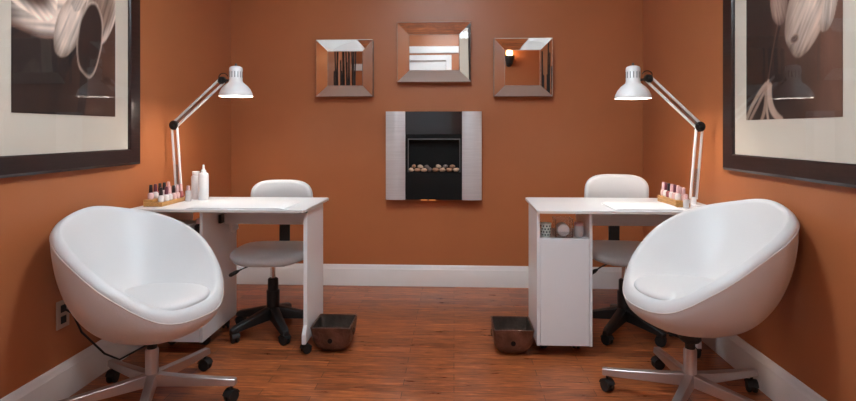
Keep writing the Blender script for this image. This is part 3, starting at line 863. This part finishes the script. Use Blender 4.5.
def polish(x, y, z, capm, body, label, group, s_=1.0):
    t = thing('nail_polish_bottle', label, 'nail polish', (x, y, z), 0, group)
    MB().lathe([(0.013 * s_, 0), (0.0155 * s_, 0.003), (0.0155 * s_, 0.026 * s_), (0.012 * s_, 0.032 * s_), (0.008 * s_, 0.035 * s_)], 18).build('bottle_body', body, t)
    MB().lathe([(0.0095 * s_, 0.035 * s_), (0.0095 * s_, 0.045 * s_), (0.0075 * s_, 0.074 * s_), (0.006 * s_, 0.076 * s_)], 16).build('cap', capm, t)
def pol(name, a, b): 
    return mat(name, a, 0.15, coat=0.5)
Pk = pol('polish_pale_pink', (0.70, 0.45, 0.42), 0); Nd = pol('polish_clear', (0.75, 0.68, 0.66), 0); Rd = pol('polish_rose', (0.42, 0.13, 0.13), 0)
rows = [(-1.543, 2.83, 'darkcap', Nd, 'black-capped pale polish bottle at the front end of the left rack'), (-1.538, 2.875, 'plumcap', Nd, 'plum-capped pale polish bottle second from the front of the left rack'),
        (-1.541, 2.915, 'pinkcap', Nd, 'pink-capped clear polish bottle third along the left rack'), (-1.540, 2.955, 'darkcap', Pk, 'black-capped pink polish bottle midway along the left rack'),
        (-1.541, 2.995, 'pinkcap', Pk, 'pink-capped pink polish bottle towards the back of the left rack'), (-1.540, 3.035, 'pinkcap', Rd, 'pink-capped rose polish bottle at the back end of the left rack')]
for x, y, cm, bd, lb in rows:
    polish(x, y, DZ + 0.0222, M[cm], bd, lb, 'polish bottles on the left rack')
for k in range(5):
    polish(-1.598, 2.83 + 0.045 * k, DZ + 0.0362, M[('darkcap', 'plumcap', 'darkcap', 'darkcap', 'pinkcap')[k]], (Pk, Nd, Rd, Nd, Pk)[k],
           ('black-capped pink', 'plum-capped clear', 'black-capped rose', 'black-capped clear', 'pink-capped pink')[k] + ' polish bottle on the raised wall-side step of the left rack', 'polish bottles on the left rack')
for k in range(6):
    y = 2.93 + 0.040 * k
    polish(1.168, y, DZ + 0.0362, M[('pinkcap', 'plumcap', 'pinkcap', 'darkcap', 'plumcap', 'pinkcap')[k]], (Nd, Pk, Nd, Rd, Nd, Pk)[k],
           ('pink-capped clear', 'plum-capped pink', 'pink-capped clear', 'black-capped rose', 'plum-capped clear', 'pink-capped pink')[k] + ' polish bottle, ' + ('nearest', 'second', 'third', 'fourth', 'fifth', 'farthest')[k] + ' along the raised step of the right rack', 'polish bottles on the right rack')
for k in range(5):
    y = 2.95 + 0.042 * k
    polish(1.205, y, DZ + 0.0222, M[('pinkcap', 'pinkcap', 'darkcap', 'pinkcap', 'plumcap')[k]], (Pk, Nd, Nd, Nd, Pk)[k],
           ('pink-capped pink', 'pink-capped clear', 'black-capped clear', 'pink-capped clear', 'plum-capped pink')[k] + ' polish bottle, ' + ('nearest', 'second', 'third', 'fourth', 'farthest')[k] + ' on the low step of the right rack', 'polish bottles on the right rack')

def bottle(name, label, cat, x, y, r, h, cap='flat', m='bottlewhite', group=None):
    t = thing(name, label, cat, (x, y, DZ + 0.0005), 0, group)
    MB().lathe([(r * 0.93, 0), (r, 0.004), (r, h * 0.9), (r * 0.9, h * 0.96), (r * 0.45, h)], 24).build('bottle_body', M[m], t)
    if cap == 'pump':
        c = MB().lathe([(r * 0.5, h), (r * 0.5, h + 0.014), (0.005, h + 0.016), (0.005, h + 0.032)], 16)
        c.lathe([(0.012, h + 0.030), (0.013, h + 0.034), (0.010, h + 0.040)], 14)
        c.tube([(0, 0, h + 0.036), (0.022, -0.006, h + 0.036), (0.028, -0.008, h + 0.031)], 0.004, 8)
        c.build('pump', M['bottlewhite'], t)
    elif cap == 'nozzle':
        MB().lathe([(r * 0.55, h), (r * 0.5, h + 0.012), (0.008, h + 0.016), (0.0055, h + 0.042), (0.003, h + 0.044)], 16).build('nozzle', M['bottlewhite'], t)
    elif cap == 'flip':
        MB().lathe([(r * 0.6, h), (r * 0.62, h + 0.022), (r * 0.5, h + 0.026)], 18).build('cap', M['pinkcap'], t)
    else:
        MB().lathe([(r * 0.75, h), (r * 0.78, h + 0.018), (r * 0.7, h + 0.021)], 18).build('cap', M['bottlewhite'], t)
bottle('lotion_bottle', 'tall white bottle with a nozzle, rightmost beside the left lamp', 'bottle', -1.440, 3.10, 0.029, 0.158, 'nozzle', group='white bottles on the left desk')
bottle('lotion_bottle', 'white round bottle between the lamp and the tall nozzle bottle', 'bottle', -1.503, 3.14, 0.027, 0.140, 'flat', group='white bottles on the left desk')
bottle('lotion_bottle', 'small frosted bottle with pink cap in front of the white bottles', 'bottle', -1.495, 3.03, 0.016, 0.062, 'flip', 'clearwhite', group='white bottles on the left desk')
bottle('cuticle_oil_bottle', 'tiny frosted bottle with pink cap beside the right lamp base', 'bottle', 1.19, 2.88, 0.015, 0.045, 'flip', 'clearwhite')

# contents of the open pedestal shelves
SZ = DZ - 0.014 - 0.135 + 0.0005
def polka(x, y):
    t = thing('polka_dot_cup', 'white polka-dot cup on the open shelf of the right desk', 'cup', (x, y, SZ), 0)
    MB().lathe([(0.022, 0), (0.028, 0.068), (0.0285, 0.070), (0.026, 0.070), (0.020, 0.003)], 28, cap1=True).build('cup_body', M['mint'], t)
    mb = MB()
    for r_ in range(4):
        for k in range(10):
            a = 2 * pi * (k + 0.5 * (r_ % 2)) / 10; z = 0.012 + 0.015 * r_; rr = 0.022 + 0.006 * z / 0.068
            mb.lathe([(0.0045, 0), (0.0043, 0.0008)], 8, T=align((rr * cos(a), rr * sin(a), z), (cos(a), sin(a), 0)))
    mb.build('dots', M['teal'], t, smooth=0)
polka(0.474, 2.865)
t = thing('clear_organizer', 'clear plastic box holding a white roll on the right desk shelf', 'box', (0.562, 2.875, SZ), 0)
mb = MB(); mb.box(-0.045, -0.042, -0.04, 0.05, 0, 0.095); mb.box(0.042, 0.045, -0.04, 0.05, 0, 0.095); mb.box(-0.042, 0.042, -0.04, 0.05, 0, 0.003); mb.box(-0.042, 0.042, 0.047, 0.05, 0.003, 0.095); mb.box(-0.042, 0.042, -0.04, -0.037, 0.003, 0.03)
mb.build('box_body', M['clearplastic'], t)
o = MB().lathe([(0.016, 0), (0.016, 0.001), (0.030, 0.002), (0.032, 0.010), (0.032, 0.060), (0.030, 0.066), (0.010, 0.067)], 24, T=align((0, 0, 0.032), (0, 1, 0))).build('cotton_roll', M['towel'])
o.location = (0.562, 2.850, SZ + 0.0035); tag(o, 'white cotton roll inside the clear box on the shelf', 'cotton roll')
t = thing('cream_jar', 'small pinkish jar right of the clear box on the shelf', 'jar', (0.645, 2.88, SZ), 0)
MB().lathe([(0.022, 0), (0.025, 0.005), (0.025, 0.05), (0.022, 0.055)], 20).build('jar_body', M['clearwhite'], t)
MB().lathe([(0.024, 0.055), (0.024, 0.072), (0.022, 0.074)], 20).build('lid', M['pinkcap'], t)
o = MB().box(-1.535, -1.375, 2.80, 2.95, SZ, SZ + 0.055).build('storage_box', M['trim'], bevel=0.004); tag(o, 'low white box on the open shelf of the left desk', 'box')
t = thing('dark_jar', 'dark bottle with pale cap on the open shelf of the left desk', 'bottle', (-1.335, 2.82, SZ), 0)
MB().lathe([(0.020, 0), (0.022, 0.004), (0.022, 0.05), (0.012, 0.06)], 20).build('bottle_body', M['darkcap'], t)
MB().lathe([(0.012, 0.06), (0.012, 0.085), (0.010, 0.087)], 16).build('cap', M['pinkcap'], t)

# ------------------------------------------------------------------ wall outlet and cord at the left
t = thing('wall_outlet', 'almond wall outlet low on the left wall behind the tub chair', 'outlet', (XL, 2.285, 0.365), 0)
MB().box(0.0005, 0.007, -0.038, 0.038, -0.06, 0.06).build('cover_plate', M['outlet'], t, bevel=0.003)
mb = MB(); mb.box(0.007, 0.0085, -0.017, 0.017, 0.008, 0.040); mb.box(0.007, 0.0085, -0.017, 0.017, -0.040, -0.008)
mb.build('sockets', M['rubber'], t, bevel=0.001)
o = MB().tube([(XL + 0.014, 2.285, 0.385), (XL + 0.03, 2.31, 0.36), (XL + 0.035, 2.36, 0.26), (XL + 0.035, 2.44, 0.18), (XL + 0.035, 2.52, 0.10), (XL + 0.045, 2.62, 0.03), (XL + 0.05, 2.9, 0.008), (XL + 0.05, 3.3, 0.008)], 0.0045, 8).build('power_cord', M['rubber'])
tag(o, 'black power cord running from the wall outlet down over the baseboard', 'cord')

# ------------------------------------------------------------------ seen only in the mirrors: branches in a vase, a wall sconce
t = thing('floor_planter', 'tall dark square planter against the left wall, seen in the left mirror', 'planter', (-1.48, 0.70, 0), 0)
a = [(x, y, 0) for x, y in rrect(0.28, 0.28, 0.03)]; b = [(x, y, 0.55) for x, y in rrect(0.34, 0.34, 0.03)]
c = [(x, y, 0.55) for x, y in rrect(0.31, 0.31, 0.02)]; d = [(x, y, 0.50) for x, y in rrect(0.305, 0.305, 0.02)]
MB().loft([a, b, c, d]).build('planter_body', M['vase'], t, smooth=30)
rnd = random.Random(5)
for k in range(16):
    bx = -1.48 - 0.118 + 0.080 * (k % 4) + (0.018 if (k // 4) % 2 else -0.010); by = 0.70 - 0.112 + 0.075 * (k // 4)
    H_ = rnd.uniform(1.95, 2.5); ps = rnd.uniform(0, 6)
    pts = [(bx + 0.007 * sin(ps + i * 0.8), by + 0.007 * cos(ps + i * 0.7), 0.501 + (H_ - 0.501) * i / 13) for i in range(14)]
    o = MB().tube(pts, [0.015 - 0.006 * i / 13 for i in range(14)], 7).build('willow_branch', M['branch'])
    tag(o, 'tall dark wavy willow branch standing in the square planter', 'branch', 'willow branches in the planter')
t = thing('wall_sconce', 'warm wall sconce on the wall facing the mirrors', 'lamp', (0.89, YR, 2.24), 0)
MB().lathe([(0.05, 0), (0.05, 0.012), (0.012, 0.018), (0.012, 0.07)], 20, T=align((0, 0.0, 0), (0, 1, 0))).build('wall_plate', M['black'], t)
MB().lathe([(0.02, -0.05), (0.05, -0.03), (0.075, 0.05), (0.08, 0.10), (0.076, 0.10), (0.045, -0.02)], 24, T=T3(0, 0.09, 0.02), cap1=False).build('sconce_shade', M['black'], t)
mb = MB()
for k in range(6):
    a = 2 * pi * k / 6
    mb.tube([(0.052 * cos(a), 0.09 + 0.052 * sin(a), -0.012), (0.084 * cos(a), 0.09 + 0.084 * sin(a), 0.125)], 0.004, 6)
mb.build('sconce_cage', M['black'], t)
ld = bpy.data.lights.new('sconce_light', 'POINT'); ld.energy = 1.6; ld.color = (1.0, 0.62, 0.3); ld.shadow_soft_size = 0.05
lo = bpy.data.objects.new('sconce_light', ld); C.objects.link(lo); lo.parent = t; lo.location = (0, 0.10, 0.16)
